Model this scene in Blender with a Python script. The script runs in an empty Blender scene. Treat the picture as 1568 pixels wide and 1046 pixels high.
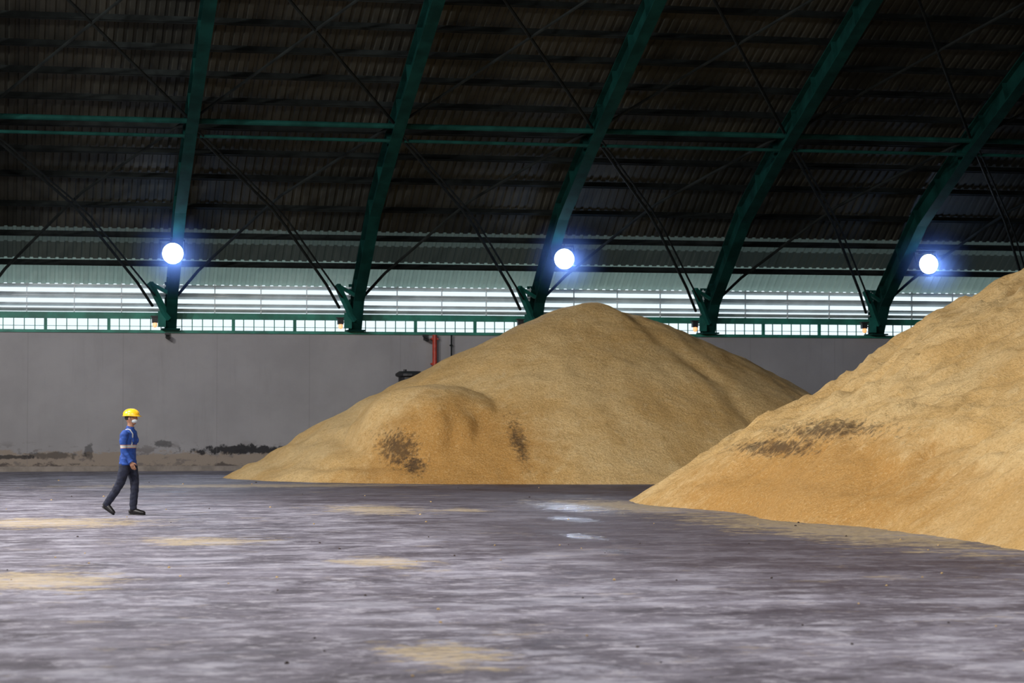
import bpy, bmesh, math, random
from mathutils import Vector, Matrix, noise
random.seed(4)
S = bpy.context.scene
C = S.collection
W = 76.5            # inner face of the long back wall (Y)
XL, XR = -28.0, 62.0
YF = -19.5

# ------------------------------------------------------------------ helpers
def new_obj(name, me, mats=(), parent=None, smooth=False):
    o = bpy.data.objects.new(name, me)
    C.objects.link(o)
    for m in mats: me.materials.append(m)
    if smooth:
        for p in me.polygons: p.use_smooth = True
    if parent: o.parent = parent
    return o
def empty(name, loc=(0,0,0)):
    e = bpy.data.objects.new(name, None); e.location = loc
    e.empty_display_size = .2
    C.objects.link(e); return e
def bm_obj(name, bm, mats=(), parent=None, smooth=False):
    bmesh.ops.recalc_face_normals(bm, faces=bm.faces)
    me = bpy.data.meshes.new(name); bm.to_mesh(me); bm.free()
    return new_obj(name, me, mats, parent, smooth)
def box(bm, x0,x1,y0,y1,z0,z1, mi=0):
    vs=[bm.verts.new((x,y,z)) for z in (z0,z1) for y in (y0,y1) for x in (x0,x1)]
    for f in ((0,1,3,2),(4,6,7,5),(0,4,5,1),(2,3,7,6),(0,2,6,4),(1,5,7,3)):
        fc=bm.faces.new([vs[i] for i in f]); fc.material_index=mi
def beam(bm, a, b, w, h, up=(0,0,1), mi=0):
    a=Vector(a); b=Vector(b); d=(b-a).normalized()
    s=d.cross(Vector(up)).normalized(); u=s.cross(d)
    vs=[]
    for p in (a,b):
        for i,j in ((-1,-1),(1,-1),(1,1),(-1,1)):
            vs.append(bm.verts.new(p+s*(w/2*i)+u*(h/2*j)))
    for f in ((0,1,2,3),(7,6,5,4),(0,4,5,1),(1,5,6,2),(2,6,7,3),(3,7,4,0)):
        bm.faces.new([vs[i] for i in f]).material_index=mi
def tube(bm, pts, radii, seg=10, mi=0, cap=True, side=None):
    """lofted tube; radii = r or (ra,rb) per point; ra is along 'side'."""
    pts=[Vector(p) for p in pts]; n=len(pts); rings=[]
    if side: ref=Vector(side)
    else:
        t=(pts[-1]-pts[0]).normalized(); ref=Vector((0,0,1)) if abs(t.z)<.8 else Vector((1,0,0))
    for i,p in enumerate(pts):
        t=(pts[min(i+1,n-1)]-pts[max(i-1,0)]).normalized()
        r0=ref
        if abs(t.dot(r0))>.995: r0=Vector((0,1,0))
        u=(r0-t*r0.dot(t)).normalized(); v=t.cross(u)
        r=radii[i] if isinstance(radii,(list,tuple)) else radii
        ra,rb=(r if isinstance(r,(list,tuple)) else (r,r))
        rings.append([bm.verts.new(p+u*ra*math.cos(2*math.pi*k/seg)+v*rb*math.sin(2*math.pi*k/seg)) for k in range(seg)])
    for i in range(n-1):
        for k in range(seg):
            bm.faces.new((rings[i][k],rings[i][(k+1)%seg],rings[i+1][(k+1)%seg],rings[i+1][k])).material_index=mi
    if cap:
        bm.faces.new(rings[0][::-1]).material_index=mi
        bm.faces.new(rings[-1]).material_index=mi
def ellipsoid(bm, c, r, seg=16, rg=10, mi=0, rot=None):
    m=Matrix.Translation(c)@(rot.to_4x4() if rot else Matrix.Identity(4))@Matrix.Diagonal((r[0],r[1],r[2],1))
    res=bmesh.ops.create_uvsphere(bm,u_segments=seg,v_segments=rg,radius=1,matrix=m)
    for v in res['verts']:
        for f in v.link_faces: f.material_index=mi

# ------------------------------------------------------------------ material helpers
class M:
    def __init__(s,name):
        s.m=bpy.data.materials.new(name); s.m.use_nodes=True
        s.t=s.m.node_tree; s.n=s.t.nodes; s.l=s.t.links
        s.b=s.n['Principled BSDF']; s.out=s.n['Material Output']
        s.geo=None
    def pos(s):
        if not s.geo: s.geo=s.n.new('ShaderNodeNewGeometry')
        return s.geo.outputs['Position']
    def inp(s,sock,v):
        if hasattr(v,'is_output'): s.l.new(v,sock)
        else: sock.default_value=v
    def noise(s,scale,detail=4,rough=.55,vec=None,stretch=None,dist=0):
        nd=s.n.new('ShaderNodeTexNoise')
        v=vec or s.pos()
        if stretch:
            mp=s.n.new('ShaderNodeMapping'); mp.inputs['Scale'].default_value=stretch
            s.l.new(v,mp.inputs['Vector']); v=mp.outputs[0]
        s.l.new(v,nd.inputs['Vector'])
        nd.inputs['Scale'].default_value=scale; nd.inputs['Detail'].default_value=detail
        nd.inputs['Roughness'].default_value=rough; nd.inputs['Distortion'].default_value=dist
        return nd.outputs['Fac']
    def rng(s,v,a,b,c=0,d=1,smooth=True):
        r=s.n.new('ShaderNodeMapRange'); r.interpolation_type='SMOOTHSTEP' if smooth else 'LINEAR'
        s.inp(r.inputs[0],v)
        for i,x in enumerate((a,b,c,d)): r.inputs[i+1].default_value=x
        return r.outputs[0]
    def math(s,op,a,b=0):
        m=s.n.new('ShaderNodeMath'); m.operation=op
        s.inp(m.inputs[0],a); s.inp(m.inputs[1],b); return m.outputs[0]
    def mix(s,f,a,b):
        m=s.n.new('ShaderNodeMix'); m.data_type='RGBA'
        s.inp(m.inputs[0],f)
        for k,v in ((6,a),(7,b)):
            if isinstance(v,tuple): v=(*v,1) if len(v)==3 else v
            s.inp(m.inputs[k],v)
        return m.outputs[2]
    def xyz(s,obj=False):
        x=s.n.new('ShaderNodeSeparateXYZ')
        if obj: s.l.new(s.n.new('ShaderNodeTexCoord').outputs['Object'],x.inputs[0])
        else: s.l.new(s.pos(),x.inputs[0])
        return x.outputs
    def blob(s,c,r,nz=None,amp=.8,edge=.35):
        a=s.n.new('ShaderNodeVectorMath'); a.operation='SUBTRACT'; s.l.new(s.pos(),a.inputs[0]); a.inputs[1].default_value=c
        b=s.n.new('ShaderNodeVectorMath'); b.operation='MULTIPLY'; s.l.new(a.outputs[0],b.inputs[0]); b.inputs[1].default_value=tuple(1/x for x in r)
        l=s.n.new('ShaderNodeVectorMath'); l.operation='LENGTH'; s.l.new(b.outputs[0],l.inputs[0])
        v=l.outputs['Value']
        if nz is not None: v=s.math('ADD',v,s.math('MULTIPLY',s.math('SUBTRACT',nz,.5),amp*2))
        return s.rng(v,1+edge,1-edge)
    def bump(s,h,strength,dist):
        b=s.n.new('ShaderNodeBump'); b.inputs['Strength'].default_value=strength; b.inputs['Distance'].default_value=dist
        s.inp(b.inputs['Height'],h); s.l.new(b.outputs[0],s.b.inputs['Normal'])
    def set(s,color=None,rough=None,metal=None,spec=None):
        if color is not None:
            if isinstance(color,tuple): color=(*color,1)
            s.inp(s.b.inputs['Base Color'],color)
        if rough is not None: s.inp(s.b.inputs['Roughness'],rough)
        if metal is not None: s.inp(s.b.inputs['Metallic'],metal)
        if spec is not None: s.inp(s.b.inputs['Specular IOR Level'],spec)
        return s
def simple(name,col,rough=.6,metal=0,var=.25,scale=6,spec=.5):
    k=M(name); n=k.noise(scale,5)
    c2=tuple(c*(1-var) for c in col); c1=tuple(min(1,c*(1+var)) for c in col)
    k.set(k.mix(k.rng(n,.3,.7),c2,c1),rough,metal,spec); return k.m
def emis(name,col,st):
    k=M(name); k.set((.8,.8,.8),.5); k.b.inputs['Emission Color'].default_value=(*col,1); k.b.inputs['Emission Strength'].default_value=st
    return k.m

# ---- floor
def floor_mat():
    k=M('worn_concrete')
    n1=k.noise(.45,8,.68); n2=k.noise(2.0,10,.78); n3=k.noise(9,7,.75); n4=k.noise(.28,8,.78,stretch=(.7,1.2,1)); n5=k.noise(1.0,10,.78,stretch=(.7,1,1),dist=.5); n7=k.noise(5,8,.75)
    col=k.mix(k.rng(n1,.38,.62),(.100,.088,.110),(.200,.187,.228))
    col=k.mix(k.math('MULTIPLY',k.rng(n5,.49,.59),.70),col,(.39,.385,.45))
    col=k.mix(k.math('MULTIPLY',k.rng(n5,.47,.37),.78),col,(.048,.040,.052))
    col=k.mix(k.math('MULTIPLY',k.rng(n2,.52,.61),.6),col,(.45,.44,.495))
    col=k.mix(k.math('MULTIPLY',k.rng(n2,.46,.36),.65),col,(.048,.040,.050))
    col=k.mix(k.math('MULTIPLY',k.rng(n4,.47,.37),.58),col,(.070,.058,.076))
    col=k.mix(k.math('MULTIPLY',k.rng(n7,.56,.63),.5),col,(.50,.48,.52))
    d1=k.blob((10.5,52,0),(7.5,9,5),n1,.9,.5); d2=k.blob((9.6,32,0),(3.8,11,5),n1,.9,.5)
    dk=k.math('MULTIPLY',k.math('MAXIMUM',d1,d2),.70)
    col=k.mix(dk,col,(.064,.047,.056))
    y=None
    for c,r in (((6.5,42.8,0),(.7,1.8,1)),((2.95,16.3,0),(.33,.7,1)),((2.5,32.2,0),(.7,.9,1)),((.7,38.4,0),(1.3,1.5,1)),((.3,24.6,0),(.7,1.2,1)),
                ((8.0,42.2,0),(.3,.8,1)),((4.2,27,0),(.4,.8,1)),((11.2,43.5,0),(1.0,3.0,1)),((6.0,59.0,0),(3.5,1.2,1)),((12,34,0),(1.2,6,1))):
        b=k.blob(c,r,k.noise(2.6,9,.8) if y is None else n2,3.6,.45); y=b if y is None else k.math('MAXIMUM',y,b)
    gen=k.math('MULTIPLY',k.rng(k.noise(.8,9,.8,stretch=(.8,1,1)),.57,.68),.5)
    y=k.math('MAXIMUM',k.math('MULTIPLY',y,.75),gen)
    y=k.math('MULTIPLY',y,k.rng(n3,.35,.6,.3,1))
    col=k.mix(y,col,(.58,.455,.26))
    col=k.mix(k.math('MULTIPLY',k.rng(n3,.55,.70),.33),col,(.44,.425,.47))
    wt=None
    for c,r in (((10.2,43.0,0),(.6,2.8,1)),((7.8,32.3,0),(.22,.9,1)),((7.3,28.6,0),(.14,.6,1)),((9.0,38,0),(.3,1.2,1))):
        b=k.blob(c,r,n7,2.6,.25); wt=b if wt is None else k.math('MAXIMUM',wt,b)
    col=k.mix(k.math('MULTIPLY',wt,.6),col,(.05,.045,.06))
    damp=k.rng(n1,.52,.42)
    ro=k.math('SUBTRACT',k.rng(n2,.35,.65,.52,.78),k.math('MULTIPLY',damp,.10))
    ro=k.math('SUBTRACT',ro,k.math('MULTIPLY',wt,.30))
    k.set(col,ro,0,.42)
    h=k.math('ADD',k.math('MULTIPLY',n2,.5),k.math('MULTIPLY',n3,.35))
    k.bump(h,.7,.04)
    return k.m
# ---- grain
def grain_mat(name,darks,oranges):
    k=M(name)
    n1=k.noise(.5,5,.6); n2=k.noise(3,8,.75); n3=k.noise(22,5,.75); n5=k.noise(8.5,6,.7)
    col=k.mix(k.rng(n1,.35,.65),(.80,.515,.200),(.90,.640,.300))
    col=k.mix(k.math('MULTIPLY',k.rng(n2,.52,.66),.4),col,(.97,.76,.42))
    col=k.mix(k.math('MULTIPLY',k.rng(n2,.47,.34),.30),col,(.62,.37,.125))
    for c,r,s in oranges:
        b=k.blob(c,r,n2,.7,.45); col=k.mix(k.math('MULTIPLY',b,s),col,(.60,.31,.080))
    col=k.mix(k.rng(n5,.50,.36,0,.25),col,(.50,.29,.10))
    col=k.mix(k.rng(n3,.50,.68,0,.40),col,(.98,.80,.46))
    col=k.mix(k.rng(n3,.48,.34,0,.40),col,(.42,.245,.09))
    for c,r in darks:
        b=k.blob(c,r,n5,2.4,.7); col=k.mix(k.math('MULTIPLY',b,.78),col,(.06,.043,.033))
    k.set(col,.95,0,.15)
    h=k.math('ADD',k.math('MULTIPLY',n2,.38),k.math('ADD',k.math('MULTIPLY',n5,.16),k.math('MULTIPLY',n3,.14)))
    k.bump(h,1.0,.22)
    return k.m
# ---- wall
def wall_mat():
    k=M('stained_plaster'); x,y,z=k.xyz()
    n1=k.noise(.4,6,.6); n2=k.noise(1.6,8,.7,stretch=(1,1,2.2)); n3=k.noise(.9,7,.7,stretch=(3.0,3.0,.25)); n6=k.noise(3.5,8,.75)
    col=k.mix(k.rng(n1,.3,.7),(.275,.270,.275),(.335,.330,.335))
    col=k.mix(k.math('MULTIPLY',k.rng(n3,.52,.75),.25),col,(.19,.185,.18))
    edge=k.math('ADD',z,k.math('MULTIPLY',k.math('SUBTRACT',n2,.5),1.0))
    col=k.mix(k.math('MULTIPLY',k.rng(edge,.62,.52),.8),col,(.28,.225,.17))
    g=k.math('MULTIPLY',k.rng(n2,.53,.60),k.rng(z,1.05,.6)) 
    col=k.mix(k.math('MULTIPLY',g,.7),col,(.14,.125,.12))
    w1=k.math('MULTIPLY',k.rng(edge,.20,.10),1.0)
    col=k.mix(k.math('MULTIPLY',w1,.8),col,(.06,.05,.05))
    for c,r,a in (((7.3,W,.66),(1.5,2,.13),.95),((9.3,W,.72),(.7,2,.12),.95),((4.9,W,.85),(.25,2,.10),.6),((2.6,W,.62),(.12,2,.25),.6),((1.6,W,.5),(.8,2,.10),.6),((.2,W,.45),(.7,2,.06),.8)):
        b=k.blob(c,r,n6,2.0,.25); col=k.mix(k.math('MULTIPLY',b,a),col,(.022,.022,.025))
    fx=k.math('FRACT',k.math('DIVIDE',k.math('ADD',x,-5.1+58.5),2.925)); j=k.math('LESS_THAN',k.math('ABSOLUTE',k.math('SUBTRACT',fx,.5)),.006)
    col=k.mix(k.math('MULTIPLY',j,.22),col,(.16,.155,.155))
    k.set(col,.85,0,.25); k.bump(n2,.3,.02)
    return k.m
# ---- cladding
def sheet_mat(name,c1,c2,tr=0,tcol=(.75,.95,.85)):
    k=M(name)
    n1=k.noise(.35,5,.6); n2=k.noise(3,5,.6,stretch=(1,.15,.15))
    col=k.mix(k.rng(n1,.35,.65),c1,c2); col=k.mix(k.math('MULTIPLY',k.rng(n2,.5,.7),.3),col,(.03,.027,.02))
    k.set(col,.8,0,.15)
    if tr:
        t=k.n.new('ShaderNodeBsdfTranslucent'); t.inputs[0].default_value=(*tcol,1)
        mx=k.n.new('ShaderNodeMixShader'); mx.inputs[0].default_value=tr
        k.l.new(k.b.outputs[0],mx.inputs[1]); k.l.new(t.outputs[0],mx.inputs[2]); k.l.new(mx.outputs[0],k.out.inputs[0])
    return k.m

green=simple('green_steel_paint',(.004,.032,.027),.8,0,.35,1.5,.05)
green2=simple('green_rail_paint',(.02,.19,.135),.5,0,.3,2)
dark=simple('dark_steel',(.011,.014,.0135),.8,0,.35,2,.12)
black=simple('black_plastic',(.015,.015,.017),.5)
white=simple('white_louvre_paint',(.6,.66,.68),.6,0,.12,2)
conc=simple('old_concrete',(.25,.22,.19),.9,0,.2,3)
redp=simple('red_pipe_paint',(.40,.04,.02),.45)

# ------------------------------------------------------------------ shell
bm=bmesh.new(); box(bm,XL,XR,YF,W+.5,-.3,0); bm_obj('floor',bm,[floor_mat()])
wm=wall_mat()
bm=bmesh.new(); box(bm,XL,XR,W,W+.4,0,4.33); bm_obj('wall_back',bm,[wm])
bm=bmesh.new()
box(bm,XL,XR,W-.10,W,0,.16); bm_obj('baseboard_back',bm,[conc])
bm=bmesh.new(); box(bm,XL,XR,W-.06,W+.45,4.33,4.42); box(bm,XL,XR,W+.24,W+.36,4.78,4.98); bm_obj('trim_1',bm,[green2])
pm=simple('painted_block_wall',(.30,.29,.28),.85,0,.15,1)
bm=bmesh.new(); box(bm,XL,XR,YF-.4,YF,0,6.3); bm_obj('wall_front',bm,[pm])

half=[(.25,4.42),(.85,5.35),(4.2,7.75),(8.3,9.65),(15.5,12.6),(26,16.6),(48,21.5)]
inner=half+[(96-s,h) for s,h in half[::-1][1:]]
shalf=[(-.5,5.86),(0,6.22),(.55,6.6),(1.22,7.06),(1.8,7.46),(4.0,8.95),(8.3,10.95),(15.5,13.85),(26,17.8),(48,22.7)]
for nm,x0,x1 in (('wall_left',XL-.3,XL),('wall_right',XR,XR+.3)):
    bm=bmesh.new()
    prof=[(W+.4,0),(W+.4,5.9)]+[(W-s,h) for s,h in shalf]+[(W-96+s,h) for s,h in shalf[::-1][1:]]+[(YF-.4,0)]
    a=[bm.verts.new((x0,y,z)) for y,z in prof]; b=[bm.verts.new((x1,y,z)) for y,z in prof]
    bm.faces.new(a); bm.faces.new(b[::-1])
    for i in range(len(a)): bm.faces.new((a[i],a[(i+1)%len(a)],b[(i+1)%len(a)],b[i]))
    bm_obj(nm,bm,[pm])

sheets=[sheet_mat('fibreglass_sheet_clear',(.15,.20,.18),(.23,.27,.24),.15),
        sheet_mat('fibreglass_sheet_dull',(.07,.085,.075),(.10,.11,.10),.045),  # darker and less translucent than the lowest rows
        sheet_mat('roof_sheet',(.028,.030,.025),(.055,.055,.044),0),
        sheet_mat('lap_sheet',(.04,.045,.04),(.055,.06,.05),.014)]
def ribs():
    xs=[];x=XL; p=.26
    while x<XR:
        xs+= [(x,0),(x+.13,0),(x+.155,.045),(x+.235,.045)]; x+=p
    return xs
RX=ribs()
bm=bmesh.new()
full=shalf+[(96-s,h) for s,h in shalf[::-1][1:]]
rows=[]
for i,(s,h) in enumerate(full):
    a=full[max(i-1,0)]; b=full[min(i+1,len(full)-1)]
    ds,dh=b[0]-a[0],b[1]-a[1]; L=math.hypot(ds,dh); ns,nh=-dh/L,ds/L
    rows.append([bm.verts.new((x,W-(s+ns*o),h+nh*o)) for x,o in RX])
for i in range(len(rows)-1):
    mi={0:0,1:0,2:3,3:1}.get(i,2)
    for j in range(len(RX)-1):
        bm.faces.new((rows[i][j],rows[i][j+1],rows[i+1][j+1],rows[i+1][j])).material_index=mi
bm_obj('ceiling',bm,sheets)

bm=bmesh.new()
def at(prof,dist):
    for (s0,h0),(s1,h1) in zip(prof,prof[1:]):
        L=math.hypot(s1-s0,h1-h0)
        if dist<=L: 
            f=dist/L; return s0+(s1-s0)*f,h0+(h1-h0)*f,(s1-s0)/L,(h1-h0)/L
        dist-=L
    return None
dd=1.25
while True:
    r=at(shalf,dd)
    if not r: break
    s,h,ts,th=r; ns,nh=th,-ts   # toward interior
    for sgn in (0,1):
        c=(s+ns*.13,h+nh*.13); c2=(c[0]+ns*.09+ts*.04,c[1]+nh*.09+th*.04)
        f=(lambda q:(W-q[0],q[1])) if sgn==0 else (lambda q:(W-96+q[0],q[1]))
        nw=f((s+ns,h+nh)); o=f((s,h)); up=(0,nw[0]-o[0],nw[1]-o[1])
        y,z=f(c); beam(bm,(XL,y,z),(XR,y,z),.02,.22,up)
        y,z=f(c2); beam(bm,(XL,y,z),(XR,y,z),.09,.015,up)
    dd+=1.42
bm_obj('roof_purlins',bm,[dark])

FX=[5.1+5.85*i for i in range(-5,10)]
def strip(bm,prof,x0,x1,o0,o1):
    st=[]
    n=len(prof)
    for i,(s,h) in enumerate(prof):
        def nrm(a,b):
            L=math.hypot(b[0]-a[0],b[1]-a[1]); return Vector((-(b[1]-a[1])/L,(b[0]-a[0])/L))
        n1=nrm(prof[i-1],prof[i]) if i else nrm(prof[0],prof[1])
        n2=nrm(prof[i],prof[i+1]) if i<n-1 else n1
        m=(n1+n2).normalized(); m=m/max(.5,m.dot(n1))
        st.append([bm.verts.new((x,W-(s+m.x*o),h+m.y*o)) for x,o in ((x0,o0),(x1,o0),(x1,o1),(x0,o1))])
    for a,b in zip(st,st[1:]):
        for k in range(4): bm.faces.new((a[k],a[(k+1)%4],b[(k+1)%4],b[k]))
    bm.faces.new(st[0][::-1]); bm.faces.new(st[-1])
DEP=.68
for fx in FX:
    bm=bmesh.new()
    strip(bm,inner,fx-.17,fx+.17,0,.035); strip(bm,inner,fx-.17,fx+.17,DEP-.035,DEP); strip(bm,inner,fx-.015,fx+.015,.035,DEP-.035)
    dd=1.4
    while dd<108:
        r=at(inner,dd)
        if not r: break
        s,h,ts,th=r; ns,nh=-th,ts
        for q in (0,.05) if int(dd*10)%3==0 else (0,):
            a=(fx,W-(s+ns*.04+ts*q),h+nh*.04+th*q); b=(fx,W-(s+ns*(DEP-.04)+ts*q),h+nh*(DEP-.04)+th*q)
            beam(bm,a,b,.32,.02,(0,-ts,th))
        dd+=1.9
    for yw,sg in ((W,1),(YF,-1)):
        box(bm,fx-.28,fx+.28,*(sorted((yw-sg*.38,yw+sg*.42))),4.42 if sg==1 else 4.3,4.47)
        box(bm,fx-.17,fx+.17,*(sorted((yw-sg*.28,yw-sg*.24))),4.45,5.0)
        box(bm,fx-.02,fx+.02,*(sorted((yw-sg*.25,yw+sg*.3))),4.45,5.9)
        box(bm,fx-.17,fx+.17,*(sorted((yw+sg*.28,yw+sg*.32))),4.45,5.95)
    bm_obj('roof_frame',bm,[green])
bm=bmesh.new()
for fx in FX:
    beam(bm,(fx-.70,W-.9,5.85),(fx-.1,W-.45,4.75),.16,.16)
    beam(bm,(fx-.70,W-.9,5.85),(fx-.1,W-.6,5.55),.10,.10)
    box(bm,fx-.42,fx-.18,W-.5,W-.46,4.5,5.0)
bm_obj('frame_knee_braces',bm,[simple('green_brace_paint',(.012,.11,.088),.6,0,.3,2,.2)])
bm=bmesh.new()
def ip(s,off=.3):
    for (s0,h0),(s1,h1) in zip(half,half[1:]):
        if s0<=s<=s1:
            h=h0+(h1-h0)*(s-s0)/(s1-s0); L=math.hypot(s1-s0,h1-h0)
            return W-(s-(h1-h0)/L*off), h+(s1-s0)/L*off
def rod(xa,sa,xb,sb,r,off):
    pts=[];N=10
    for i in range(N+1):
        f=i/N; y,z=ip(sa+(sb-sa)*f,off); pts.append((xa+(xb-xa)*f,y,z))
    tube(bm,pts,r,6)
for a,b in zip(FX,FX[1:]):
    rod(a+.1,8.3,b-.6,.7,.045,.05); rod(a+.1,8.5,b-.55,.95,.03,.05)
    rod(a+.2,.8,b-.1,8.3,.05,.45)
    rod(a+.1,8.5,b-.1,17.5,.045,.4); rod(a+.1,17.5,b-.1,8.5,.045,.4)
bm_obj('cross_bracing',bm,[dark])
bm=bmesh.new()
for s,off,r in ((8.3,.42,.08),(8.1,.06,.05)):
    y,z=ip(s,off); tube(bm,[(XL,y,z),(XR,y,z)],r,10)
bm_obj('roof_tie_pipes',bm,[simple('green_pipe_paint',(.006,.042,.035),.8,0,.3,2,.08)])

bm=bmesh.new()
for z in (5.06,5.22,5.47,5.55,5.80):
    beam(bm,(XL,W+.30,z),(XR,W+.30,z),.16,.035,(0,.5,.87))
x=FX[0]
while x<XR:
    box(bm,x-.014,x+.014,W+.26,W+.33,4.98,5.9); x+=1.46
bm_obj('window_1',bm,[white])
bm=bmesh.new()
x=XL
while x<XR:
    box(bm,x-.014,x+.014,W+.28,W+.31,4.42,4.8); x+=.325
for z in (4.55,): box(bm,XL,XR,W+.285,W+.30,z-.008,z+.008)
x=XL
while x<XR:
    box(bm,x-.05,x+.05,W+.26,W+.33,4.42,4.8); x+=1.95
bm_obj('window_2',bm,[green2])

# ------------------------------------------------------------------ grain heaps
def sm(a,b,k):
    h=max(k-abs(a-b),0)/k; return max(a,b)+h*h*k*.25
def nz(x,y,s,o=0): return noise.noise(Vector((x*s+o,y*s-o,o*.7)))
def ridge(x,y,s,o): return 1-2*abs(nz(x,y,s,o))
def heap(name,x0,x1,y0,y1,step,fn,mat):
    nx=int((x1-x0)/step); ny=int((y1-y0)/step); H=[[fn(x0+i*step,y0+j*step) for i in range(nx+1)] for j in range(ny+1)]
    bm=bmesh.new(); V={}
    def gv(i,j):
        if (i,j) not in V: V[(i,j)]=bm.verts.new((x0+i*step,y0+j*step,max(H[j][i],-.03)))
        return V[(i,j)]
    for j in range(ny):
        for i in range(nx):
            if max(H[j][i],H[j][i+1],H[j+1][i],H[j+1][i+1])>0:
                bm.faces.new((gv(i,j),gv(i+1,j),gv(i+1,j+1),gv(i,j+1)))
    me=bpy.data.meshes.new(name); bm.to_mesh(me); bm.free()
    return new_obj(name,me,[mat],smooth=True)
def cone(x,y,cx,cy,h,rx,ryf,ryb,rnd):
    dx=(x-cx)/rx; dy=(y-cy)/(ryf if y<cy else ryb)
    r=math.sqrt(dx*dx+dy*dy)
    return h*(1-(math.sqrt(r*r+rnd*rnd)-rnd*.55))
def f_main(x,y):
    wob=nz(x,y,.25,3)*.45
    a=cone(x+wob,y+wob,16.5,67.0,5.22,9.9,8.3,8.5,.13)
    b=cone(x+wob*.5,y,10.7,65.6,2.42,3.6,4.6,4.4,.12)
    dx=(x-11.25)/2.6; dy=(y-63.5)/(3.3 if y<63.5 else 5)
    r=math.sqrt(dx*dx+dy*dy)+nz(x,y,.6,8)*.12+nz(x,y,1.7,2)*.05
    c=2.5*(1-r**3.4) if r<3 else -9
    h=sm(a,b,.25); h=sm(h,c,.05)
    h+=nz(x,y,.9,1)*.06+ridge(x,y,1.5,31)*.025+nz(x,y,2.6,5)*.03+ridge(x,y,4.5,7)*.012
    h+=.05*math.sin(10*(h+.35*nz(x,y,.7,11)))*max(0,min(1,(12.5-x)/4))
    if h>0 and y<67: h-=.12*math.exp(-((x-(17.6+.42*(66-y)+.5*nz(x,y,.5,2)))/.35)**2)
    return h
m1=grain_mat('grain_meal_a',[((9.9,61.0,.85),(.34,2,.36)),((10.2,60.6,.45),(.24,2,.18)),((12.85,61.3,1.0),(.16,2.2,.46))],
             [((11.2,60.5,.6),(2.4,2.4,1.9),.85),((10.5,60,0),(3,2,.5),.4)])
heap('grain_pile',4,28,56,W-.02,.10,f_main,m1)
A=Vector((26.15,43.3)); B=Vector((26.6,27.5))
def f_right(x,y):
    p=Vector((x,y)); ab=B-A; t=max(0,min(1,(p-A).dot(ab)/ab.length_squared)); d=(p-(A+ab*t)).length
    d+=nz(x,y,.22,7)*.8
    h=.565*(14.3-math.sqrt(d*d+1.5))
    foot=max(0,min(1,h/1.2))
    wx=x+.4*nz(x,y,.9,41); wy=y+.4*nz(x,y,.9,51)
    h+=foot*(nz(x,y,.55,2)*.26+ridge(wx,wy,1.0,3)*.15+ridge(wx,wy,2.3,13)*.08)+nz(x,y,3.5,9)*.045+ridge(x,y,5.5,17)*.02
    h+=foot*.12*ridge(wx*.3,wy*1.5,1.0,21)
    q=(y-30.5)+.9*(x-13.5)
    h-=foot*.20*max(0,math.sin(q*2.1+1.2*nz(x,y,.5,61)))**3*max(0,1-abs(y-31)/5)
    if 33<y<43: h+=.10*max(0,1-abs(h-.35)/.35)
    return h-.10
m2=grain_mat('grain_meal_b',[((14.5,40.2,1.42),(.95,1.9,.14)),((13.7,41.6,1.1),(.6,1.5,.12)),((11.9,39.4,.25),(.35,.7,.10)),((19.8,30,2.9),(.8,1.0,.2))],
             [((12.6,38.6,.5),(2.6,5.5,1.1),.85),((13,31,.4),(2,4,.6),.35)])
heap('grain_pile',9.5,38,14,59,.10,f_right,m2)
bm=bmesh.new()
for i in range(110):
    dpt=random.uniform(15,66); lat=random.uniform(-.22,.22)*dpt
    x=dpt*.2055+lat*.9787; y=dpt*.9787-lat*.2055
    if f_main(x,y)>-.05 or f_right(x,y)>-.05: continue
    r=random.uniform(.006,.012)*(1+dpt/60)
    res=bmesh.ops.create_icosphere(bm,subdivisions=1,radius=r,matrix=Matrix.Translation((x,y,r*.35)))
    for v in res['verts']:
        v.co.x+=random.uniform(-.3,.3)*r; v.co.y+=random.uniform(-.3,.3)*r; v.co.z=max(-.002,v.co.z*random.uniform(.7,1))
    mi=0 if random.random()<.5 else 1
    for v in res['verts']:
        for f in v.link_faces: f.material_index=mi
bm_obj('spilled_grain_clumps',bm,[simple('damp_clump',(.05,.035,.03),.9),simple('dry_clump',(.5,.35,.16),.9)])

# ------------------------------------------------------------------ fittings
lens=emis('floodlight_lens',(.78,.86,1.0),30)
def haze(name,dens,col):
    vm=bpy.data.materials.new(name); vm.use_nodes=True; nt=vm.node_tree; nt.nodes.remove(nt.nodes['Principled BSDF'])
    vs=nt.nodes.new('ShaderNodeVolumeScatter'); vs.inputs['Color'].default_value=(*col,1)
    tc=nt.nodes.new('ShaderNodeTexCoord')
    ln=nt.nodes.new('ShaderNodeVectorMath'); ln.operation='LENGTH'; nt.links.new(tc.outputs['Object'],ln.inputs[0])
    mr=nt.nodes.new('ShaderNodeMapRange'); mr.interpolation_type='SMOOTHSTEP'
    mr.inputs[1].default_value=1.0; mr.inputs[2].default_value=0.0; mr.inputs[3].default_value=0; mr.inputs[4].default_value=dens
    nt.links.new(ln.outputs['Value'],mr.inputs[0]); nt.links.new(mr.outputs[0],vs.inputs['Density'])
    nt.links.new(vs.outputs[0],nt.nodes['Material Output'].inputs['Volume']); return vm
v2=haze('halo_scatter',.17,(.26,.44,1))  # scattering volume that imitates the lens bloom around a floodlight
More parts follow.
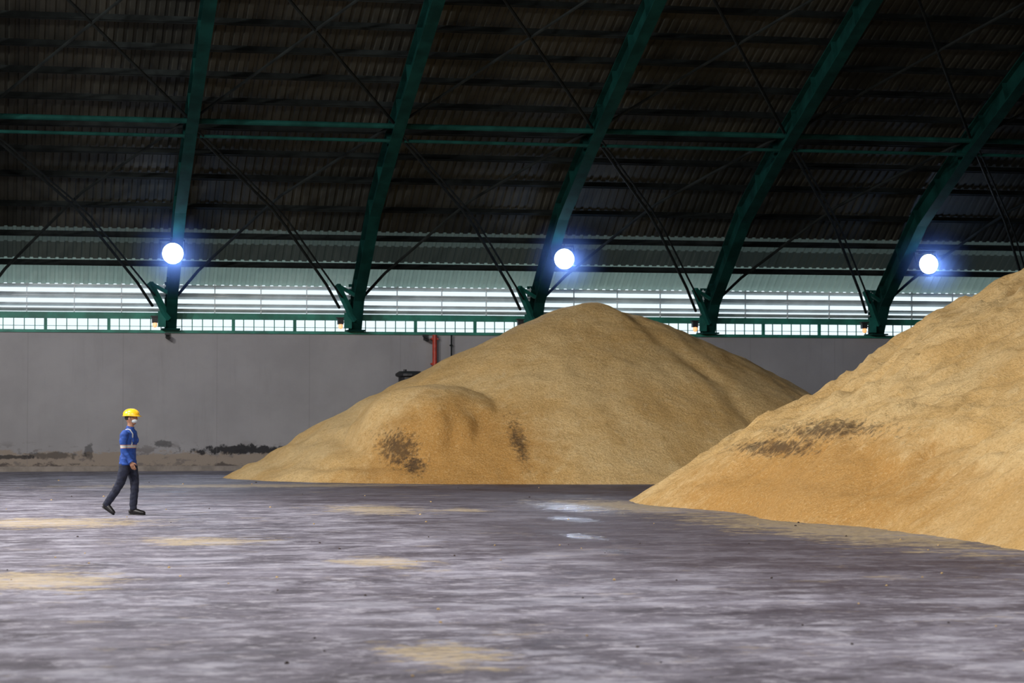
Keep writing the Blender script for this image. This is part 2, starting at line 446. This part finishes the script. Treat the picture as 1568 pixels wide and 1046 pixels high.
def floodlight(x,y,z):
    e=empty('floodlight',(x,y,z))
    bm=bmesh.new()
    tube(bm,[(0,.26,0),(0,.2,0),(0,.02,0),(0,-.05,0)],[.12,.2,.29,.32],24)
    tube(bm,[(0,.44,0),(0,.24,0)],[.11,.14],16)
    for k in range(10):
        a=k*math.pi/5; c=Vector((math.cos(a),0,math.sin(a)))
        beam(bm,c*.15+Vector((0,.42,0)),c*.17+Vector((0,.22,0)),.015,.07,c)
    bm_obj('housing',bm,[black],e,True)
    bm=bmesh.new(); tube(bm,[(0,-.052,0),(0,-.07,0)],[.31,.26],24); bm_obj('lens',bm,[lens],e,True)
    bm=bmesh.new()
    for s in (-1,1): beam(bm,(s*.37,.08,0),(s*.37,.30,.42),.05,.02,(1,0,0))
    beam(bm,(-.38,.30,.42),(.38,.30,.42),.05,.05); beam(bm,(0,.30,.42),(0,.75,.42),.07,.07)
    bm_obj('yoke',bm,[dark],e)
    bm=bmesh.new(); ellipsoid(bm,(0,0,0),(1,1,1),32,20); po=bm_obj('lamp_halo_volume',bm,[v2],e,True)  # ball of scatter added in front of the lens for its glow
    po.location=(0,-.42,-.05); po.scale=(1.55,1.15,1.5)
    l=bpy.data.lights.new('flood_beam','SPOT'); l.energy=800; l.color=(.62,.74,1); l.spot_size=math.radians(104); l.spot_blend=.6; l.shadow_soft_size=.25
    o=bpy.data.objects.new('flood_beam',l); C.objects.link(o); o.parent=e; o.location=(0,-.12,0)
    o.rotation_euler=Vector((0,-1,-.60)).to_track_quat('-Z','Y').to_euler()
    l=bpy.data.lights.new('flood_halo_light','POINT'); l.energy=75; l.color=(.32,.50,1); l.shadow_soft_size=.15  # extra blue point light added to feed the bloom halo
    o=bpy.data.objects.new('flood_halo_light',l); C.objects.link(o); o.parent=e; o.location=(0,-.40,0)
for x in (4.93,17.0,29.0): floodlight(x,W-3.4,6.6)

amber=emis('amber_bulb',(1,.35,.05),1.2)
for fx in FX:
    e=empty('bulkhead_lamp',(fx-.50,W-.2,4.62))
    bm=bmesh.new(); box(bm,-.09,.09,-.08,.10,.02,.20); box(bm,-.13,.13,-.12,.12,.20,.24); beam(bm,(0,.1,.1),(.4,.12,.1),.04,.04)
    bm_obj('housing',bm,[black],e)
    bm=bmesh.new(); ellipsoid(bm,(0,-.03,-.04),(.075,.075,.09)); bm_obj('bulb',bm,[amber],e,True)
for x in (5.0,13.2,):
    e=empty('cctv_camera',(x,W-.03,4.22)); e.scale=(.75,.75,.75)
    bm=bmesh.new(); box(bm,-.06,.06,-.03,.02,-.08,.1); beam(bm,(0,0,.0),(0,-.22,.0),.04,.04)
    tube(bm,[(-.02,-.12,-.02),(.03,-.42,-.08)],[.07,.08],12); beam(bm,(-.03,-.08,.07),(.03,-.46,.01),.15,.015)
    box(bm,-.10,.10,-.10,.0,.06,.16)
    bm_obj('body',bm,[black],e)
bm=bmesh.new(); tube(bm,[(13.5,W-.16,0),(13.5,W-.16,4.33)],.075,12)
for z in (1,2.2,3.4,4.2): box(bm,13.39,13.61,W-.18,W-.01,z-.03,z+.03)
tube(bm,[(13.5,W-.16,3.2),(13.5,W-.16,3.32)],.11,12)
bm_obj('fire_riser_pipe',bm,[redp])
bm=bmesh.new(); tube(bm,[(14.05,W-.13,0),(14.05,W-.13,4.33)],.025,8)
for z in (1.5,3,4): box(bm,14.01,14.09,W-.14,W-.01,z-.02,z+.02)
bm_obj('cable_conduit',bm,[dark])
bm=bmesh.new(); cx,cy=12.55,75.5
tube(bm,[(cx,cy,.9),(cx,cy,1.5),(cx,cy,2.95)],[.12,.36,.36],20)
tube(bm,[(cx,cy,2.95),(cx,cy,2.99),(cx,cy,3.06),(cx,cy,3.14)],[.37,.46,.46,.34],20)
tube(bm,[(cx-.15,cy,3.12),(cx-.15,cy,3.20)],[.05,.05],8)
for a in range(4):
    ax=cx+.3*math.cos(a*math.pi/2+.78); ay=cy+.3*math.sin(a*math.pi/2+.78); beam(bm,(ax,ay,0),(ax,ay,1.7),.06,.06)
tube(bm,[(cx,cy,2.2),(cx,cy,2.25)],[.39,.39],20)
bm_obj('steel_bin',bm,[black])

def fill_lamp(x,y,z,p,col,tilt,yaw=0):  # unseen overhead lamp added as fill for floor, heaps and wall; housing invented too
    e=empty('added_fill_lamp',(x,y,z)); e.rotation_euler=(math.radians(tilt),0,math.radians(yaw))
    bm=bmesh.new(); tube(bm,[(0,0,0),(0,0,.12),(0,0,.35),(0,0,.6)],[.75,.7,.3,.2],24,cap=True); beam(bm,(-.3,0,.5),(-.3,0,1.1),.05,.03); beam(bm,(.3,0,.5),(.3,0,1.1),.05,.03); beam(bm,(-.32,0,1.1),(.32,0,1.1),.05,.05)
    bm_obj('fill_lamp_shell',bm,[dark],e,True)
    l=bpy.data.lights.new('added_fill_light','AREA'); l.shape='DISK'; l.size=1.2; l.energy=p; l.color=col
    o=bpy.data.objects.new('added_fill_light',l); C.objects.link(o); o.parent=e; o.location=(0,0,-.03)
cw=(1,.965,.95)
for x,y,p,t,yw in ((-12,4,1100,25,-30),(-14,28,4400,38,-50),(-12,46,4400,36,-60),(1,4,1300,20,0),(1,24,1500,32,-15),(-3,42,1500,30,-30),(10,14,1100,30,0),(24,6,500,15,0)):
    fill_lamp(x,y,13.6,p,cw,t,yw)

# ------------------------------------------------------------------ worker
def jacket_mat():
    k=M('blue_coverall'); n=k.noise(14,5)
    col=k.mix(k.rng(n,.3,.7),(.008,.040,.21),(.015,.072,.33))
    x,y,z=k.xyz(obj=True)
    ay=k.math('ABSOLUTE',k.math('SUBTRACT',k.math('ABSOLUTE',y),.105))
    b1=k.math('LESS_THAN',k.math('ABSOLUTE',k.math('SUBTRACT',z,1.155)),.020)
    b2=k.math('MULTIPLY',k.math('LESS_THAN',ay,.012),k.math('GREATER_THAN',z,1.155))
    b=k.math('MAXIMUM',b1,b2)
    e1=k.math('LESS_THAN',k.math('ABSOLUTE',k.math('SUBTRACT',z,1.155)),.028)
    col=k.mix(e1,col,(.50,.17,.03)); col=k.mix(b,col,(.42,.44,.45))
    k.set(col,.8); return k.m
jacket=jacket_mat()
plain=simple('blue_cloth',(.012,.058,.28),.8,0,.25,14)
trou=simple('navy_trousers',(.010,.013,.030),.85,0,.3,14)
skin=simple('skin',(.34,.17,.10),.55,0,.12,20)
bootm=simple('black_leather',(.012,.011,.011),.4)
yel=simple('yellow_helmet_plastic',(.92,.55,.02),.3,0,.06,5)
hairm=simple('dark_hair',(.012,.009,.008),.7)
maskm=simple('face_mask_cloth',(.55,.62,.66),.8,0,.06,30)
eyew=simple('eye_white',(.6,.58,.55),.3)
wk=empty('worker',(2.06,41.3,0)); wk.rotation_euler=(0,0,-math.radians(11.9+14))
bm=bmesh.new()
def ringbody(rs,seg=24):
    R=[]
    for cx,cz,rx,ry in rs: R.append([bm.verts.new((cx+rx*math.cos(2*math.pi*k/seg),ry*math.sin(2*math.pi*k/seg),cz)) for k in range(seg)])
    for a,b in zip(R,R[1:]):
        for k in range(seg): bm.faces.new((a[k],a[(k+1)%seg],b[(k+1)%seg],b[k]))
    bm.faces.new(R[0][::-1]); bm.faces.new(R[-1])
ringbody([(-.01,.80,.10,.14),(-.01,.84,.130,.180),(-.01,.95,.132,.182),(-.005,1.05,.120,.165),(.005,1.18,.125,.175),(.015,1.30,.130,.192),(.02,1.38,.115,.185),(.022,1.43,.085,.13),(.03,1.465,.062,.075),(.035,1.52,.053,.056),(.045,1.58,.05,.055)])
ellipsoid(bm,(.052,0,1.635),(.098,.077,.118),24,16)
ellipsoid(bm,(.085,0,1.565),(.055,.052,.05),16,10)
ellipsoid(bm,(.148,0,1.625),(.020,.013,.026),12,8)
ellipsoid(bm,(.138,0,1.578),(.016,.025,.010),12,8)
ellipsoid(bm,(.135,0,1.668),(.018,.055,.012),12,8)
for s in (-1,1): ellipsoid(bm,(.04,s*.079,1.625),(.020,.010,.032),12,8)
RA=[(.015,-.165,1.385),(.010,-.215,1.345),(.005,-.240,1.22),(.015,-.250,1.11),(.085,-.250,1.0),(.155,-.245,.895)]
LA=[(.015,.165,1.385),(-.01,.215,1.345),(-.055,.240,1.22),(-.095,.250,1.12),(-.085,.250,1.0),(-.05,.250,.88)]
ar=[.068,.074,.062,.055,.050,.042]
tube(bm,RA,ar,16,side=(1,0,0)); tube(bm,LA,ar,16,side=(1,0,0))
ellipsoid(bm,RA[1],(.072,.070,.072)); ellipsoid(bm,LA[1],(.072,.070,.072))
RL=[(-.01,-.085,.90),(-.045,-.092,.74),(-.095,-.092,.58),(-.130,-.092,.50),(-.19,-.092,.40),(-.28,-.092,.28),(-.37,-.092,.165)]
LL=[(.0,.085,.90),(.035,.092,.74),(.068,.092,.58),(.075,.092,.50),(.070,.092,.40),(.058,.092,.24),(.05,.092,.085)]
lr=[.100,.096,.080,.073,.071,.066,.062]
tube(bm,RL,lr,18,side=(0,1,0)); tube(bm,LL,lr,18,side=(0,1,0))
ellipsoid(bm,RL[3],(.074,.073,.076)); ellipsoid(bm,LL[3],(.073,.073,.076))
tmp=bm_obj('tmp_body',bm)
md=tmp.modifiers.new('r','REMESH'); md.mode='VOXEL'; md.voxel_size=.011
md=tmp.modifiers.new('s','SMOOTH'); md.iterations=4; md.factor=.5
dg=bpy.context.evaluated_depsgraph_get(); dg.update()
me=bpy.data.meshes.new_from_object(tmp.evaluated_get(dg)); bpy.data.objects.remove(tmp)
body=new_obj('body',me,[jacket,trou,skin],wk,True)
for v in me.vertices:
    if v.co.z<1.44:
        n=noise.noise(Vector((v.co.x*9,v.co.y*9,v.co.z*16)))+.5*noise.noise(Vector((v.co.x*20,v.co.y*20,v.co.z*30)))
        v.co+=v.normal*n*.009
for p in me.polygons:
    c=p.center; mi=0
    if abs(c.y)<.197 and c.z<.87: mi=1
    if c.z>1.475 and abs(c.y)<.12: mi=2
    p.material_index=mi
bm=bmesh.new()
tube(bm,[(.022,0,1.435),(.03,0,1.47),(.036,0,1.495)],[(.080,.086),(.066,.070),(.066,.069)],24,side=(1,0,0))
tube(bm,[(-.01,0,.84),(-.01,0,.89)],[(.141,.190),(.136,.186)],28,side=(1,0,0))
for L in (RA,LA):
    a=Vector(L[-2]);b=Vector(L[-1]); tube(bm,[a+(b-a)*.85,b+(b-a)*.06],[.048,.047],16)
for s in (-1,1): ellipsoid(bm,(.125,s*.085,1.26),(.020,.045,.05),12,8)
bm_obj('collar_hem_cuffs',bm,[plain],wk,True)
def hand(wr,d,nrm,fwd,nm):
    wr=Vector(wr); d=Vector(d).normalized(); f=Vector(fwd); f=(f-d*f.dot(d)).normalized(); n=d.cross(f)
    if n.dot(Vector(nrm))<0: n=-n
    bm=bmesh.new()
    tube(bm,[wr-d*.03,wr+d*.005,wr+d*.04,wr+d*.085],[(.026,.020),(.029,.018),(.041,.016),(.040,.013)],14,side=f)
    for k,(o,L,cu) in enumerate(((.030,.070,.35),(.010,.080,.42),(-.010,.074,.5),(-.029,.058,.58))):
        p=wr+d*.075+f*o; dr=d.copy(); pts=[p.copy()]; 
        for q,fr in enumerate((.45,.32,.23)):
            dr=(dr*math.cos(cu)+n*math.sin(cu)).normalized() if q else (dr*math.cos(cu*.5)+n*math.sin(cu*.5)).normalized()
            p=p+dr*L*fr; pts.append(p.copy())
        tube(bm,pts,[.0095,.009,.008,.0065],8,side=f)
    p=wr+d*.03+f*.030; pts=[p,p+(d*.6+f*.7+n*.25).normalized()*.035,p+(d*.6+f*.7+n*.25).normalized()*.035+(d*.9+f*.2+n*.35).normalized()*.034]
    tube(bm,pts,[.014,.0105,.008],8)
    bm_obj(nm,bm,[skin],wk,True)
hand(RA[-1],(.35,0,-.95),(0,1,0),(1,0,.3),'right_hand')
hand(LA[-1],(.15,0,-1),(0,-1,0),(1,0,0),'left_hand')
def boot(ank,heel,toe,nm):
    bm=bmesh.new(); h=Vector(heel); t=Vector(toe); d=(t-h).normalized(); u=Vector((0,1,0)).cross(d); u=u if u.z>0 else -u
    L=(t-h).length
    P=lambda a,b: h+d*(L*a)+u*b
    tube(bm,[P(0,.045),P(.06,.05),P(.28,.062),P(.5,.052),P(.75,.040),P(.93,.034),P(1,.030)],[(.030,.028),(.045,.038),(.060,.041),(.050,.044),(.040,.050),(.032,.042),(.018,.024)],16,side=u)
    tube(bm,[P(.22,.05),Vector(ank)+Vector((0,0,.03))],[.048,.055],14)
    tube(bm,[P(-.01,.008),P(.1,.008),P(.5,.008),P(.78,.008),P(.97,.010),P(1.02,.014)],[(.009,.028),(.011,.040),(.009,.040),(.010,.052),(.010,.040),(.007,.02)],14,side=u)
    bm_obj(nm,bm,[bootm],wk,True)
boot((-.37,-.092,.165),(-.430,-.092,.125),(-.225,-.092,.0),'right_boot')
boot((.05,.092,.085),(-.02,.092,0),(.265,.092,.0),'left_boot')
bm=bmesh.new()
for s in (-1,1): ellipsoid(bm,(.1305,s*.031,1.648),(.010,.012,.008),10,8,0); ellipsoid(bm,(.1375,s*.031,1.648),(.005,.0055,.0055),8,6,1)
bm_obj('eyes',bm,[eyew,hairm],wk,True)
bm=bmesh.new(); ellipsoid(bm,(.030,0,1.650),(.098,.083,.105),20,14)
for v in list(bm.verts):
    if v.co.x>.055 or v.co.z<1.585: bm.verts.remove(v)
for s in (-1,1): beam(bm,(.125,s*.050,1.664),(.146,s*.018,1.667),.010,.006)
bm_obj('hair',bm,[hairm],wk,True)
bm=bmesh.new(); ellipsoid(bm,(.088,0,1.588),(.070,.066,.050),20,14)
for v in list(bm.verts):
    if v.co.x<.06 : bm.verts.remove(v)
for s in (-1,1): tube(bm,[(.07,s*.066,1.60),(.045,s*.082,1.635)],.0025,6)
bm_obj('face_mask',bm,[maskm],wk,True)
bm=bmesh.new()
res=bmesh.ops.create_uvsphere(bm,u_segments=28,v_segments=18,radius=1,matrix=Matrix.Translation((.045,0,1.675))@Matrix.Diagonal((.142,.118,.112,1)))
for v in list(bm.verts):
    if v.co.z<1.672: bm.verts.remove(v)
N=32; ri=[];ro=[];rl=[]
for k in range(N):
    a=2*math.pi*k/N; c,s_=math.cos(a),math.sin(a); ext=.014+.045*max(0,c)**2
    ri.append(bm.verts.new((.045+.138*c,.114*s_,1.682))); ro.append(bm.verts.new((.045+(.142+ext)*c,(.118+ext*.6)*s_,1.668-.012*max(0,c)))); rl.append(bm.verts.new((.045+.138*c,.114*s_,1.664)))
for k in range(N):
    j=(k+1)%N; bm.faces.new((ri[k],ri[j],ro[j],ro[k])); bm.faces.new((ro[k],ro[j],rl[j],rl[k]))
for yy in (-.03,0,.03): tube(bm,[(.045+.140*math.cos(t),yy,1.675+.112*math.sin(t)) for t in [math.pi*i/12 for i in range(1,12)]],[.007]*11,6,side=(0,1,0))
bm_obj('hard_hat',bm,[yel],wk,True)
bm=bmesh.new(); 
for s in (-1,1): tube(bm,[(.06,s*.088,1.67),(.075,s*.078,1.60),(.095,s*.03,1.522)],.003,6)
bm_obj('chin_strap',bm,[hairm],wk)

# ------------------------------------------------------------------ world + camera
w=bpy.data.worlds.new('overcast_daylight'); S.world=w; w.use_nodes=True
bg=w.node_tree.nodes['Background']; bg.inputs[0].default_value=(.80,.94,1,1); bg.inputs[1].default_value=1.15
cam=bpy.data.cameras.new('camera'); co=bpy.data.objects.new('camera',cam); C.objects.link(co)
co.location=(0,0,1.6); co.rotation_euler=(math.radians(91.86),0,math.radians(-11.86))
cam.lens=85; cam.sensor_width=36; cam.clip_end=400; cam.clip_start=.1
cam.dof.use_dof=True; cam.dof.focus_distance=46; cam.dof.aperture_fstop=3.2
S.camera=co
S.view_settings.view_transform='Standard'
S.view_settings.look='None'
